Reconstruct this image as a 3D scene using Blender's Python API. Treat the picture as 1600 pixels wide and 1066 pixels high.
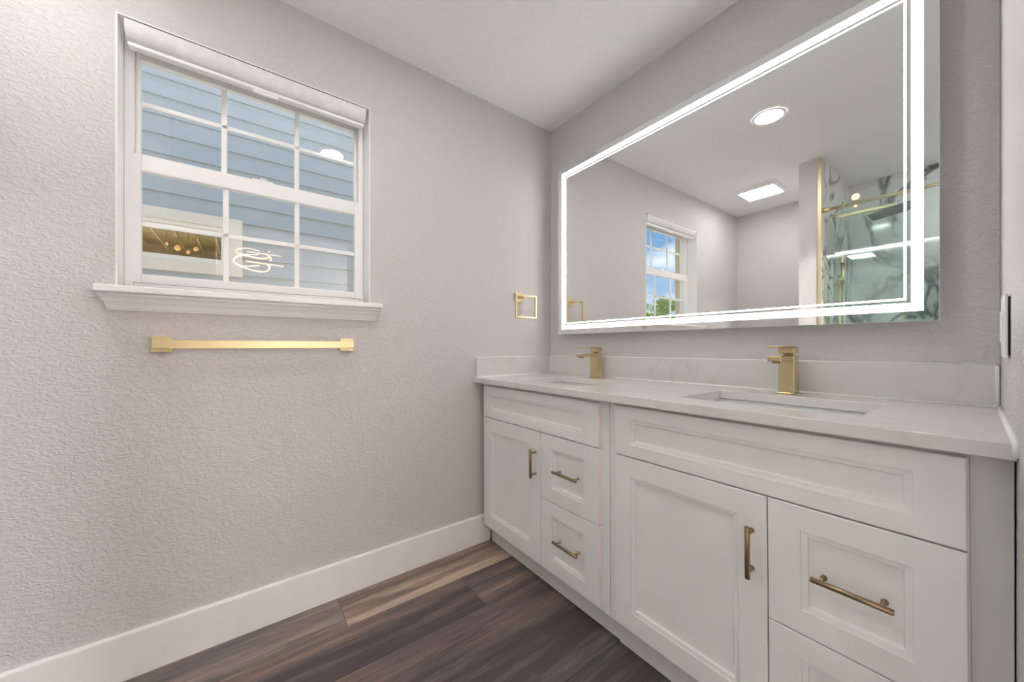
import bpy, bmesh, math, random
from mathutils import Matrix, Vector

for o in list(bpy.data.objects): bpy.data.objects.remove(o)
scene = bpy.context.scene
COL = scene.collection

# ------------------------------------------------------------------ camera
F_PX, CX, CY, YAW = 565.9, 801.1, 540.95, math.radians(36.35)
cam_data = bpy.data.cameras.new('camera')
cam = bpy.data.objects.new('camera', cam_data); COL.objects.link(cam)
cam.location = (1.7166, -1.566, 1.0748)
vd = Vector((-math.cos(YAW), math.sin(YAW), 0))
cam.rotation_euler = vd.to_track_quat('-Z', 'Y').to_euler()
cam_data.sensor_fit = 'HORIZONTAL'; cam_data.sensor_width = 36
cam_data.lens = 36 * F_PX / 1600
cam_data.shift_x = -(CX - 800) / 1600
cam_data.shift_y = (CY - 533) / 1600
cam_data.clip_start = 0.01; cam_data.clip_end = 300
scene.camera = cam

# ------------------------------------------------------------------ view, world, sun
scene.view_settings.view_transform = 'Standard'
scene.view_settings.look = 'None'
scene.view_settings.gamma = 1
scene.view_settings.use_curve_mapping = False
scene.view_settings.exposure = 2.03
scene.cycles.max_bounces = 14
scene.cycles.diffuse_bounces = 8
scene.cycles.glossy_bounces = 8
scene.cycles.transparent_max_bounces = 24
scene.cycles.sample_clamp_indirect = 6
scene.cycles.blur_glossy = 0.6

world = bpy.data.worlds.new('sky_world'); scene.world = world; world.use_nodes = True
wn, wl = world.node_tree.nodes, world.node_tree.links
wn.clear()
wout = wn.new('ShaderNodeOutputWorld'); bg = wn.new('ShaderNodeBackground')
tc = wn.new('ShaderNodeTexCoord'); sep = wn.new('ShaderNodeSeparateXYZ')
grad = wn.new('ShaderNodeValToRGB')
grad.color_ramp.elements[0].position = 0.0; grad.color_ramp.elements[0].color = (.34, .44, .54, 1)
grad.color_ramp.elements[1].position = .75; grad.color_ramp.elements[1].color = (.07, .18, .40, 1)
e = grad.color_ramp.elements.new(.28); e.color = (.125, .28, .49, 1)
mp = wn.new('ShaderNodeMapping'); mp.inputs['Scale'].default_value = (2.2, 2.2, 6)
nz = wn.new('ShaderNodeTexNoise'); nz.inputs['Scale'].default_value = 1.6; nz.inputs['Detail'].default_value = 8
cr = wn.new('ShaderNodeValToRGB'); cr.color_ramp.elements[0].position = .42; cr.color_ramp.elements[1].position = .62
mx = wn.new('ShaderNodeMixRGB'); mx.inputs['Color2'].default_value = (.92, .94, .97, 1)
wl.new(tc.outputs['Generated'], sep.inputs[0]); wl.new(sep.outputs['Z'], grad.inputs[0])
wl.new(tc.outputs['Generated'], mp.inputs[0]); wl.new(mp.outputs[0], nz.inputs['Vector'])
wl.new(nz.outputs['Fac'], cr.inputs[0]); wl.new(cr.outputs[0], mx.inputs['Fac'])
wl.new(grad.outputs[0], mx.inputs['Color1']); wl.new(mx.outputs[0], bg.inputs['Color'])
bg.inputs['Strength'].default_value = .46
wl.new(bg.outputs[0], wout.inputs[0])

sun_d = bpy.data.lights.new('sun', 'SUN'); sun_d.energy = 6.0; sun_d.angle = .01; sun_d.color = (1, .95, .86)
sun = bpy.data.objects.new('sun', sun_d); COL.objects.link(sun)
sun.rotation_euler = Vector((.12, -.6, -.8)).to_track_quat('-Z', 'Y').to_euler()
sun.location = (-4, 8, 12)

# light levels (emission of the lamps; the last is the added bedroom fill)
L_DOWN, L_FAN, L_BAND, L_SWIRL, L_FILL = 27.0, 6.0, 2.4, 3.6, 150.0

# ------------------------------------------------------------------ materials
def new_mat(name):
    m = bpy.data.materials.new(name); m.use_nodes = True
    return m, m.node_tree.nodes, m.node_tree.links, m.node_tree.nodes['Principled BSDF']

def plain(name, col, rough=.5, metal=0.0, noise=0.0, nscale=30, bump=0.0, bscale=200, coat=0.0):
    m, n, l, b = new_mat(name)
    b.inputs['Base Color'].default_value = (*col, 1); b.inputs['Roughness'].default_value = rough
    b.inputs['Metallic'].default_value = metal; b.inputs['Coat Weight'].default_value = coat
    t = n.new('ShaderNodeTexCoord')
    if noise:
        nt = n.new('ShaderNodeTexNoise'); nt.inputs['Scale'].default_value = nscale; nt.inputs['Detail'].default_value = 4
        r = n.new('ShaderNodeValToRGB')
        r.color_ramp.elements[0].position = .3; r.color_ramp.elements[1].position = .7
        r.color_ramp.elements[0].color = (*[c*(1-noise) for c in col], 1)
        r.color_ramp.elements[1].color = (*[min(1, c*(1+noise)) for c in col], 1)
        l.new(t.outputs['Object'], nt.inputs['Vector']); l.new(nt.outputs['Fac'], r.inputs[0]); l.new(r.outputs[0], b.inputs['Base Color'])
    if bump:
        nb = n.new('ShaderNodeTexNoise'); nb.inputs['Scale'].default_value = bscale; nb.inputs['Detail'].default_value = 3
        bp = n.new('ShaderNodeBump'); bp.inputs['Distance'].default_value = bump
        l.new(t.outputs['Object'], nb.inputs['Vector']); l.new(nb.outputs['Fac'], bp.inputs['Height']); l.new(bp.outputs[0], b.inputs['Normal'])
    return m

def textured_wall(name, col, scale=70, dist=.0022, rough=.55):
    """roller / knock-down texture: clipped noise ridges, painted"""
    m, n, l, b = new_mat(name)
    b.inputs['Base Color'].default_value = (*col, 1); b.inputs['Roughness'].default_value = rough
    t = n.new('ShaderNodeTexCoord')
    a = n.new('ShaderNodeTexNoise'); a.inputs['Scale'].default_value = scale; a.inputs['Detail'].default_value = 3; a.inputs['Distortion'].default_value = 1.1
    mpn = n.new('ShaderNodeMapping'); mpn.inputs['Scale'].default_value = (1, .75, 1.35); mpn.inputs['Rotation'].default_value = (.35, 0, 0)
    r = n.new('ShaderNodeValToRGB'); r.color_ramp.elements[0].position = .42; r.color_ramp.elements[1].position = .62
    c = n.new('ShaderNodeTexNoise'); c.inputs['Scale'].default_value = scale*3; c.inputs['Detail'].default_value = 2
    ad = n.new('ShaderNodeMath'); ad.operation = 'MULTIPLY_ADD'; ad.inputs[1].default_value = .25
    bp = n.new('ShaderNodeBump'); bp.inputs['Distance'].default_value = dist; bp.inputs['Strength'].default_value = .65
    l.new(t.outputs['Object'], mpn.inputs[0]); l.new(mpn.outputs[0], a.inputs['Vector']); l.new(t.outputs['Object'], c.inputs['Vector'])
    l.new(a.outputs['Fac'], r.inputs[0]); l.new(c.outputs['Fac'], ad.inputs[0]); l.new(r.outputs[0], ad.inputs[2])
    l.new(ad.outputs[0], bp.inputs['Height']); l.new(bp.outputs[0], b.inputs['Normal'])
    return m

def emissive(name, col, s):
    m, n, l, b = new_mat(name)
    b.inputs['Base Color'].default_value = (.9, .9, .9, 1)
    b.inputs['Emission Color'].default_value = (*col, 1); b.inputs['Emission Strength'].default_value = s
    return m

def thin_glass(name, tint=(1, 1, 1), ior=1.5, boost=1.0):
    m, n, l, b = new_mat(name); n.remove(b)
    out = n['Material Output']
    tr = n.new('ShaderNodeBsdfTransparent'); tr.inputs[0].default_value = (*tint, 1)
    gl = n.new('ShaderNodeBsdfGlossy'); gl.inputs['Roughness'].default_value = 0.0; gl.inputs['Color'].default_value = (1, 1, 1, 1)
    fr = n.new('ShaderNodeFresnel'); fr.inputs['IOR'].default_value = ior
    mu = n.new('ShaderNodeMath'); mu.operation = 'MULTIPLY'; mu.inputs[1].default_value = boost; mu.use_clamp = True
    mix = n.new('ShaderNodeMixShader')
    ge = n.new('ShaderNodeNewGeometry'); io = n.new('ShaderNodeMath'); io.operation = 'MULTIPLY_ADD'
    io.inputs[1].default_value = 1/ior-ior; io.inputs[2].default_value = ior      # same reflectance seen from both faces of the pane
    l.new(ge.outputs['Backfacing'], io.inputs[0]); l.new(io.outputs[0], fr.inputs['IOR'])
    l.new(fr.outputs[0], mu.inputs[0]); l.new(mu.outputs[0], mix.inputs[0]); l.new(tr.outputs[0], mix.inputs[1]); l.new(gl.outputs[0], mix.inputs[2])
    l.new(mix.outputs[0], out.inputs['Surface'])
    return m

def brushed(name, col, rough=.3):
    m, n, l, b = new_mat(name)
    b.inputs['Base Color'].default_value = (*col, 1); b.inputs['Metallic'].default_value = 1; b.inputs['Roughness'].default_value = rough
    t = n.new('ShaderNodeTexCoord'); mp_ = n.new('ShaderNodeMapping'); mp_.inputs['Scale'].default_value = (900, 60, 60)
    nt = n.new('ShaderNodeTexNoise'); nt.inputs['Scale'].default_value = 1
    bp = n.new('ShaderNodeBump'); bp.inputs['Distance'].default_value = .00008
    l.new(t.outputs['Object'], mp_.inputs[0]); l.new(mp_.outputs[0], nt.inputs['Vector']); l.new(nt.outputs['Fac'], bp.inputs['Height']); l.new(bp.outputs[0], b.inputs['Normal'])
    return m

def stone(name, base, vein, scale, lo, hi, vscale=3.0, rough=.15, amount=1.0, broad=None):
    m, n, l, b = new_mat(name); b.inputs['Roughness'].default_value = rough
    t = n.new('ShaderNodeTexCoord')
    w = n.new('ShaderNodeTexNoise'); w.inputs['Scale'].default_value = scale; w.inputs['Detail'].default_value = 7; w.inputs['Distortion'].default_value = 1.6
    sub = n.new('ShaderNodeMath'); sub.operation = 'SUBTRACT'; sub.inputs[1].default_value = .5
    ab = n.new('ShaderNodeMath'); ab.operation = 'ABSOLUTE'
    r = n.new('ShaderNodeValToRGB'); r.color_ramp.elements[0].position = lo; r.color_ramp.elements[0].color = (1, 1, 1, 1)
    r.color_ramp.elements[1].position = hi; r.color_ramp.elements[1].color = (0, 0, 0, 1)
    k = n.new('ShaderNodeTexNoise'); k.inputs['Scale'].default_value = vscale
    if amount > .9: k.inputs['Detail'].default_value = 0
    kr = n.new('ShaderNodeValToRGB'); kr.color_ramp.elements[0].position = (.25 if amount > .9 else .4); kr.color_ramp.elements[1].position = (.45 if amount > .9 else .6)
    mu = n.new('ShaderNodeMath'); mu.operation = 'MULTIPLY'
    mu2 = n.new('ShaderNodeMath'); mu2.operation = 'MULTIPLY'; mu2.inputs[1].default_value = amount
    c = n.new('ShaderNodeMixRGB'); c.inputs['Color1'].default_value = (*base, 1); c.inputs['Color2'].default_value = (*vein, 1)
    mp_ = n.new('ShaderNodeMapping'); mp_.inputs['Scale'].default_value = (1, 1, .55); mp_.inputs['Rotation'].default_value = (.3, .75, .2)
    l.new(t.outputs['Object'], mp_.inputs[0]); l.new(mp_.outputs[0], w.inputs['Vector']); l.new(mp_.outputs[0], k.inputs['Vector'])
    l.new(w.outputs['Fac'], sub.inputs[0]); l.new(sub.outputs[0], ab.inputs[0]); l.new(ab.outputs[0], r.inputs[0])
    l.new(k.outputs['Fac'], kr.inputs[0]); l.new(r.outputs[0], mu.inputs[0]); l.new(kr.outputs[0], mu.inputs[1])
    l.new(mu.outputs[0], mu2.inputs[0]); l.new(mu2.outputs[0], c.inputs['Fac'])
    if broad:
        q = n.new('ShaderNodeTexNoise'); q.inputs['Scale'].default_value = scale*1.1; q.inputs['Detail'].default_value = 5
        qr = n.new('ShaderNodeValToRGB'); qr.color_ramp.elements[0].position = .35; qr.color_ramp.elements[1].position = .7
        c2 = n.new('ShaderNodeMixRGB'); c2.inputs['Color2'].default_value = (*broad, 1); c2.inputs['Color1'].default_value = (*base, 1)
        l.new(mp_.outputs[0], q.inputs['Vector']); l.new(q.outputs['Fac'], qr.inputs[0]); l.new(qr.outputs[0], c2.inputs['Fac']); l.new(c2.outputs[0], c.inputs['Color1'])
    l.new(c.outputs[0], b.inputs['Base Color'])
    return m

def wood_floor(name):
    m, n, l, b = new_mat(name); b.inputs['Roughness'].default_value = .42
    t = n.new('ShaderNodeTexCoord'); at = n.new('ShaderNodeAttribute'); at.attribute_name = 'tone'
    sp = n.new('ShaderNodeSeparateColor'); l.new(at.outputs['Color'], sp.inputs[0])
    pos = n.new('ShaderNodeSeparateXYZ'); l.new(t.outputs['Object'], pos.inputs[0])
    def math_(op, a, bb=None, c=None):
        q = n.new('ShaderNodeMath'); q.operation = op
        for i, v in enumerate((a, bb, c)):
            if v is None: continue
            if isinstance(v, (int, float)): q.inputs[i].default_value = v
            else: l.new(v, q.inputs[i])
        return q.outputs[0]
    seed = math_('MULTIPLY', sp.outputs[2], 40.0)
    def nz_(sx, sy, detail, dist=0.0, rough=.5):
        cb = n.new('ShaderNodeCombineXYZ')
        l.new(math_('MULTIPLY', pos.outputs[0], sx), cb.inputs[0]); l.new(math_('MULTIPLY', pos.outputs[1], sy), cb.inputs[1]); l.new(seed, cb.inputs[2])
        q = n.new('ShaderNodeTexNoise'); q.inputs['Scale'].default_value = 1; q.inputs['Detail'].default_value = detail
        q.inputs['Distortion'].default_value = dist; q.inputs['Roughness'].default_value = rough
        l.new(cb.outputs[0], q.inputs['Vector']); return q.outputs['Fac']
    streak = nz_(17, 1.1, 3, .3); fine = nz_(220, 6, 5, .4, .7); cath = nz_(42, 3.2, 6, 1.6, .65)
    # tone value: streak + plank tone + across-plank gradient
    v = math_('ADD', math_('MULTIPLY', math_('SUBTRACT', streak, .5), 2.0), sp.outputs[0])
    v = math_('ADD', v, math_('MULTIPLY', math_('SUBTRACT', cath, .5), .7))
    r = n.new('ShaderNodeValToRGB'); l.new(v, r.inputs[0])
    els = r.color_ramp.elements
    els[0].position = .08; els[0].color = (.085, .068, .070, 1)
    els[1].position = .98; els[1].color = (.55, .43, .34, 1)
    for p, c in ((.30, (.150, .115, .110, 1)), (.5, (.21, .158, .135, 1)), (.72, (.34, .245, .190, 1))):
        e_ = els.new(p); e_.color = c
    hs = n.new('ShaderNodeHueSaturation'); l.new(r.outputs[0], hs.inputs['Color']); l.new(math_('MULTIPLY', sp.outputs[1], 1.0), hs.inputs['Saturation'])
    br = math_('ADD', math_('MULTIPLY', math_('SUBTRACT', fine, .5), 1.5), 1.0)
    ml = n.new('ShaderNodeMixRGB'); ml.blend_type = 'MULTIPLY'; ml.inputs['Fac'].default_value = 1
    cb = n.new('ShaderNodeCombineColor')
    for i in range(3): l.new(br, cb.inputs[i])
    l.new(hs.outputs[0], ml.inputs['Color1']); l.new(cb.outputs[0], ml.inputs['Color2']); l.new(ml.outputs[0], b.inputs['Base Color'])
    bp = n.new('ShaderNodeBump'); bp.inputs['Distance'].default_value = .0004
    l.new(fine, bp.inputs['Height']); l.new(bp.outputs[0], b.inputs['Normal'])
    return m

M = {}
M['wall'] = textured_wall('greige_wall_paint', (.665, .64, .635))
M['ceiling'] = textured_wall('white_ceiling_paint', (.94, .945, .945), 60, .0012, .7)
M['trim'] = plain('white_trim_paint', (.89, .885, .875), .32, noise=.02, nscale=8)
M['cab'] = plain('white_cabinet_paint', (.81, .80, .79), .38, noise=.015, nscale=6, bump=.00012, bscale=60)
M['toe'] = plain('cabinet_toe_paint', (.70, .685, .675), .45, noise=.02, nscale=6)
M['vinyl'] = plain('white_window_vinyl', (.91, .91, .905), .28, noise=.01)
M['shade'] = plain('white_shade_fabric', (.80, .80, .80), .5, noise=.05, nscale=40)
M['reveal'] = plain('white_reveal_paint', (.92, .92, .92), .35, noise=.015)
M['gold'] = brushed('brushed_brass', (.74, .615, .37), .38)
M['gold2'] = brushed('faucet_brass', (.68, .56, .33), .26)
M['bronze'] = brushed('antique_bronze', (.33, .235, .14), .28)
M['chrome'] = plain('bright_metal', (.8, .8, .8), .08, 1.0, noise=.01)
M['quartz'] = stone('veined_quartz', (.72, .705, .69), (.54, .52, .50), 2.6, .0, .035, 4.0, .12, .35, broad=(.68, .665, .65))
M['caulk'] = plain('white_caulk', (.95, .95, .94), .4, noise=.02, nscale=60)
M['ceramic'] = plain('white_ceramic', (.84, .84, .84), .06, noise=.005, coat=.5)
M['mirror'] = plain('mirror_silver', (.90, .905, .90), 0.0, 1.0)
M['mirror_edge'] = plain('polished_glass_edge', (.82, .90, .89), .12, noise=.05)
M['backbox'] = plain('mirror_back_aluminium', (.55, .55, .55), .4, 1.0, noise=.02)
M['band'] = emissive('frosted_led_band', (.97, .985, 1), L_BAND)
M['line'] = emissive('frosted_led_line', (1, .985, .96), L_BAND*.8)
M['down'] = emissive('downlight_diffuser', (1, .97, .94), L_DOWN)
M['down2'] = emissive('shower_light_diffuser', (1, .97, .94), 14.0)
M['fanlight'] = emissive('fan_light_diffuser', (1, .975, .94), L_FAN)
M['swirl'] = emissive('warm_led_tube', (1, .50, .27), L_SWIRL)
M['bedfill'] = emissive('bedroom_fill_diffuser', (1, .96, .92), L_FILL)
M['glass'] = thin_glass('window_pane_glass', (.97, .985, .985), 1.5, .9)
M['sglass'] = thin_glass('shower_door_glass', (.92, .97, .958), 1.5, 1.5)
M['nglass'] = thin_glass('neighbour_pane_glass', (.55, .55, .5), 1.5, 1.3)
M['floor'] = wood_floor('vinyl_plank_floor')
M['seam'] = plain('plank_seam', (.05, .04, .037), .6, noise=.1)
M['marble'] = stone('grey_veined_marble', (.84, .845, .84), (.05, .055, .065), 2.0, .0, .034, 2.2, .08, .92, broad=(.46, .475, .48))
M['siding'] = plain('blue_grey_siding', (.44, .48, .52), .6, noise=.04, nscale=3, bump=.0004, bscale=40)
M['ntrim'] = plain('cream_house_trim', (.80, .74, .66), .55, noise=.03)
M['nvinyl'] = plain('cream_window_vinyl', (.88, .84, .76), .4, noise=.02)
M['nroom'] = plain('olive_brown_plaster', (.30, .235, .11), .7, noise=.25, nscale=3)
M['nlamp'] = emissive('amber_lamp_glow', (1, .42, .12), .6)
M['nroomfill'] = emissive('neighbour_room_fill', (1, .82, .5), 14.0)
M['black'] = plain('painted_gap_shade', (.02, .02, .02), .8, noise=.1)  # shade of narrow gaps, put into the colour
M['tan'] = plain('tan_exterior_stucco', (.62, .50, .30), .7, noise=.05)
M['soffit'] = plain('white_soffit', (.65, .64, .6), .6, noise=.02)
M['ground'] = plain('pale_concrete_ground', (.25, .235, .20), .9, noise=.08, nscale=6)
M['bark'] = plain('tree_bark', (.12, .08, .05), .9, noise=.3, nscale=20, bump=.01, bscale=20)
M['leaf'] = plain('tree_leaves', (.16, .24, .05), .6, noise=.5, nscale=4)
M['bedwall'] = plain('bedroom_wall_paint', (.72, .70, .69), .7, noise=.02)
M['head'] = plain('dark_shower_plate', (.16, .16, .155), .25, .9, noise=.05)

# ------------------------------------------------------------------ frames of reference
K = .01427
FI = Matrix.Identity(4)
FW = Matrix.Rotation(math.atan(K), 4, 'Z')                    # window wall, slightly out of square
FR = Matrix.Translation((1.7096, 0, 0)) @ Matrix.Rotation(.036, 4, 'Z')   # right wall
FV = Matrix.Translation((0, 0, .87)) @ Matrix.Rotation(-.0068, 4, 'Y') @ Matrix.Translation((0, 0, -.87))                          # vanity, slightly out of level

# ------------------------------------------------------------------ mesh helpers
def box(bm, x0, x1, y0, y1, z0, z1, bev=0.0, seg=2):
    vs = [bm.verts.new(p) for p in ((x0,y0,z0),(x1,y0,z0),(x1,y1,z0),(x0,y1,z0),(x0,y0,z1),(x1,y0,z1),(x1,y1,z1),(x0,y1,z1))]
    fs = [bm.faces.new([vs[i] for i in f]) for f in ((0,3,2,1),(4,5,6,7),(0,1,5,4),(1,2,6,5),(2,3,7,6),(3,0,4,7))]
    if bev:
        es = list({e_ for f in fs for e_ in f.edges})
        bmesh.ops.bevel(bm, geom=es, offset=bev, segments=seg, profile=.5, affect='EDGES')
    return vs

def tube(bm, pts, r, seg=16, closed=False, caps=True):
    pts = [Vector(p) for p in pts]; rings = []; n = len(pts); prev = None
    for i, p in enumerate(pts):
        if closed: d = (pts[(i+1) % n]-pts[i-1])
        else: d = (pts[min(i+1, n-1)]-pts[max(i-1, 0)])
        d.normalize()
        if prev is None:
            u = d.orthogonal().normalized()
        else:
            u = (prev - d*prev.dot(d)).normalized()
        prev = u; v = d.cross(u)
        rr = r[i] if isinstance(r, (list, tuple)) else r
        rings.append([bm.verts.new(p + (u*math.cos(2*math.pi*k/seg)+v*math.sin(2*math.pi*k/seg))*rr) for k in range(seg)])
    m = n if closed else n-1
    for i in range(m):
        a, b_ = rings[i], rings[(i+1) % n]
        for k in range(seg):
            f = bm.faces.new((a[k], a[(k+1) % seg], b_[(k+1) % seg], b_[k])); f.smooth = True
    if caps and not closed:
        bm.faces.new(list(reversed(rings[0]))); bm.faces.new(rings[-1])

def disc_prism(bm, c, r, z0, z1, seg=48, axis='Z', bev=0.0):
    def P(a, h):
        x, y = r*math.cos(a), r*math.sin(a)
        if axis == 'Z': return (c[0]+x, c[1]+y, h)
        if axis == 'Y': return (c[0]+x, h, c[1]+y)
        return (h, c[0]+x, c[1]+y)
    a = [bm.verts.new(P(2*math.pi*k/seg, z0)) for k in range(seg)]
    b_ = [bm.verts.new(P(2*math.pi*k/seg, z1)) for k in range(seg)]
    fs = [bm.faces.new(list(reversed(a))), bm.faces.new(b_)]
    for k in range(seg):
        f = bm.faces.new((a[k], a[(k+1) % seg], b_[(k+1) % seg], b_[k])); f.smooth = True
    if bev:
        es = [e_ for f in fs for e_ in f.edges]
        bmesh.ops.bevel(bm, geom=es, offset=bev, segments=2, profile=.5, affect='EDGES')

def lathe(bm, prof, c, seg=48):
    """prof: list of (radius, z) around the vertical axis at c"""
    rings = [[bm.verts.new((c[0]+r*math.cos(2*math.pi*k/seg), c[1]+r*math.sin(2*math.pi*k/seg), z)) for k in range(seg)] for r, z in prof]
    for i in range(len(rings)-1):
        for k in range(seg):
            f = bm.faces.new((rings[i][k], rings[i][(k+1) % seg], rings[i+1][(k+1) % seg], rings[i+1][k])); f.smooth = True

def ring_frame(bm, plane, a0, a1, b0, b1, w, d0, d1, bev=.0015, wl=None, wr=None, wb=None, wt=None):
    """rectangular frame with members w wide; plane 'YZ' (depth x) or 'XZ' (depth y)"""
    wl = w if wl is None else wl; wr = w if wr is None else wr; wb = w if wb is None else wb; wt = w if wt is None else wt
    rects = [(a0, a0+wl, b0, b1), (a1-wr, a1, b0, b1), (a0+wl, a1-wr, b0, b0+wb), (a0+wl, a1-wr, b1-wt, b1)]
    for (p, q, r_, s) in rects:
        if plane == 'YZ': box(bm, d0, d1, p, q, r_, s, bev)
        else: box(bm, p, q, d0, d1, r_, s, bev)

def extrude_profile(bm, prof, axis, t0, t1, cut=0.0):
    """prof: closed list of 2-D points (u, w); axis Y -> (u=x, w=z); axis X -> (u=y, w=z).
       cut: mitre the ends inward by cut*u"""
    def P(u, w, t, s):
        t = t + s*cut*u
        return (u, t, w) if axis == 'Y' else (t, u, w)
    a = [bm.verts.new(P(u, w, t0, -1)) for u, w in prof]
    b_ = [bm.verts.new(P(u, w, t1, 1)) for u, w in prof]
    n = len(prof)
    bm.faces.new(a); bm.faces.new(list(reversed(b_)))
    for i in range(n):
        bm.faces.new((a[i], b_[i], b_[(i+1) % n], a[(i+1) % n]))

def front_panel(bm, x0, x1, z0, z1, rail_x, rail_z, yf, th):
    """cabinet front with a beaded recessed centre, face looking to -y"""
    loops = [(0, 0, yf+th), (0, 0, yf+.0015), (.0015, .0015, yf),
             (rail_x, rail_z, yf), (rail_x+.0006, rail_z+.0006, yf+.0032), (rail_x+.0120, rail_z+.0120, yf+.0045),
             (rail_x+.0128, rail_z+.0128, yf+.0105), (rail_x+.0150, rail_z+.0150, yf+.0115)]
    rings = []
    for ix, iz, y in loops:
        rings.append([bm.verts.new(p) for p in ((x0+ix, y, z0+iz), (x1-ix, y, z0+iz), (x1-ix, y, z1-iz), (x0+ix, y, z1-iz))])
    for i in range(len(rings)-1):
        for k in range(4):
            bm.faces.new((rings[i][k], rings[i][(k+1) % 4], rings[i+1][(k+1) % 4], rings[i+1][k]))
    bm.faces.new(rings[-1]); bm.faces.new(list(reversed(rings[0])))

def new_bm(): return bmesh.new()

def mesh_obj(name, bm, mat, frame=FI, base=(0, 0, 0), parent=None):
    bmesh.ops.recalc_face_normals(bm, faces=bm.faces)
    bmesh.ops.translate(bm, verts=bm.verts, vec=-Vector(base))
    me = bpy.data.meshes.new(name); bm.to_mesh(me); bm.free()
    for mm in (mat if isinstance(mat, (list, tuple)) else [mat]): me.materials.append(mm)
    o = bpy.data.objects.new(name, me); COL.objects.link(o)
    if parent is not None: o.parent = parent
    else: o.matrix_world = frame @ Matrix.Translation(base)
    return o

def tag(o, label=None, cat=None, group=None, kind=None):
    if label: o['label'] = label
    if cat: o['category'] = cat
    if group: o['group'] = group
    if kind: o['kind'] = kind
    return o

class Thing:
    """an Empty at the thing's base; parts are built in the frame's own coordinates"""
    def __init__(s, name, base, frame=FI, label=None, cat=None, group=None, kind=None):
        s.e = bpy.data.objects.new(name, None); COL.objects.link(s.e); s.e.empty_display_size = .05
        s.base = Vector(base); s.e.matrix_world = frame @ Matrix.Translation(base)
        tag(s.e, label, cat, group, kind)
    def part(s, name, bm, mat, parent=None, label=None):
        o = mesh_obj(name, bm, mat, base=s.base, parent=parent or s.e)
        if label: o['label'] = label
        return o

def copy_tree(o, parent=None):
    c = o.copy(); COL.objects.link(c)
    if parent is not None: c.parent = parent
    for ch in list(o.children): copy_tree(ch, c)
    return c

def struct(name, bm, mat, frame=FI):
    o = mesh_obj(name, bm, mat, frame); o['kind'] = 'structure'; return o

H = 2.44
# ================================================================== THE ROOM
# window opening on the left wall (frame FW: wall face x=0, interior +x)
WY0, WY1, WZ0, WZ1 = -1.9035, -1.1155, 1.2645, 2.148
YB = -2.73
YP = -1.885       # end of the partition
bm = new_bm()
box(bm, -.16, 0, YB-.12, WY0, 0, H); box(bm, -.16, 0, WY1, .12, 0, H)
box(bm, -.16, 0, WY0, WY1, 0, WZ0); box(bm, -.16, 0, WY0, WY1, WZ1, H)
struct('wall_left', bm, M['wall'], FW)
bm = new_bm(); box(bm, -.0, 1.709, 0, .12, 0, H); struct('wall_front', bm, M['wall'])
# right wall: short piece by the vanity, door head, stub by the shower
DY0, DY1 = -1.72, -.72
bm = new_bm()
box(bm, 0, .12, DY1, .12, 0, H); box(bm, 0, .12, YB-.12, DY0, 0, H); box(bm, 0, .12, DY0, DY1, 2.06, H)
struct('wall_right', bm, M['wall'], FR)
bm = new_bm(); box(bm, .03, .80, YB-.12, YB, 0, H); struct('wall_back', bm, M['wall'])
# partition between toilet nook and shower, ending in a wall end faced by a brass strip
bm = new_bm(); box(bm, .80, .912, YB-.12, YP, 0, H); struct('wall_partition', bm, M['wall'])
bm = new_bm(); box(bm, .9125, .93, -2.70, YP+.001, 0, H); struct('wall_shower_left', bm, M['marble'])
bm = new_bm(); box(bm, .9125, 1.93, -2.85, -2.70, 0, H); struct('wall_shower_back', bm, M['marble'])
bm = new_bm(); box(bm, .9125, .934, YP+.0015, YP+.0085, 0, H, .001); struct('trim_1', bm, M['gold'])
# ceiling
bm = new_bm(); box(bm, -.16, 1.95, YB-.15, .12, H, H+.06); struct('ceiling', bm, M['ceiling'])

# floor: individual planks inside one mesh, running towards the window wall
random.seed(4)
PX0, PW = .003, .2205
bm = new_bm(); lay = bm.loops.layers.color.new('tone')
rows = [
    (0, [(-9, -1.252, .62, .85, .11), (-1.252, 9, .82, 1.0, .62)]),
    (1, [(-9, -.765, .50, 1.1, .27), (-.765, 9, .62, 1.0, .83)]),
    (2, [(-9, -2.0, .4, .9, .9), (-2.0, -.1, .48, 1.1, .43), (-.1, 9, .5, .9, .5)]),
    (3, [(-9, -1.35, .5, .9, .2), (-1.35, 9, .30, .85, .35)]),
    (4, [(-9, -1.0, .45, .9, .71), (-1.0, 9, .26, .6, .15)]),
]
for i in (-1, 5, 6, 7, 8):
    rows.append((i, [(-9, -1.6+random.random(), .4, .8, random.random()), (None, 9, .45, .8, random.random())]))
gap = .0007
for i, segs in rows:
    x0, x1 = max(PX0+i*PW, -.03), min(PX0+(i+1)*PW, 1.95)
    if x1 <= x0: continue
    last = -2.85
    for (a, b_, tone, sat, seed) in segs:
        if a is None: a = last
        a, b_ = max(a, -2.85), min(b_, .1); last = b_
        if b_ <= a: continue
        vs = [bm.verts.new(p) for p in ((x0+gap, a+gap, 0), (x1-gap, a+gap, 0), (x1-gap, b_-gap, 0), (x0+gap, b_-gap, 0))]
        f = bm.faces.new(vs); f.material_index = 0
        # tone drifts from the wall side to the vanity side of some planks
        dr = {0: .0, 1: -.0}.get(i, 0)
        for lp in f.loops:
            side = 1 if lp.vert.co.x > (x0+x1)/2 else -1
            d_ = 0
            if (i, round(tone, 2)) == (1, .50): d_ = -.24*side if a < -1 else .16*side
            if i == 0 and tone > .6: d_ = .10*side
            if i == 2: d_ = -.02*side
            lp[lay] = (max(0, min(1, tone+d_)), sat, seed, 1)
vs = [bm.verts.new(p) for p in ((-.05, -2.85, -.0012), (1.95, -2.85, -.0012), (1.95, .1, -.0012), (-.05, .1, -.0012))]
f = bm.faces.new(vs); f.material_index = 1
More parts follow.
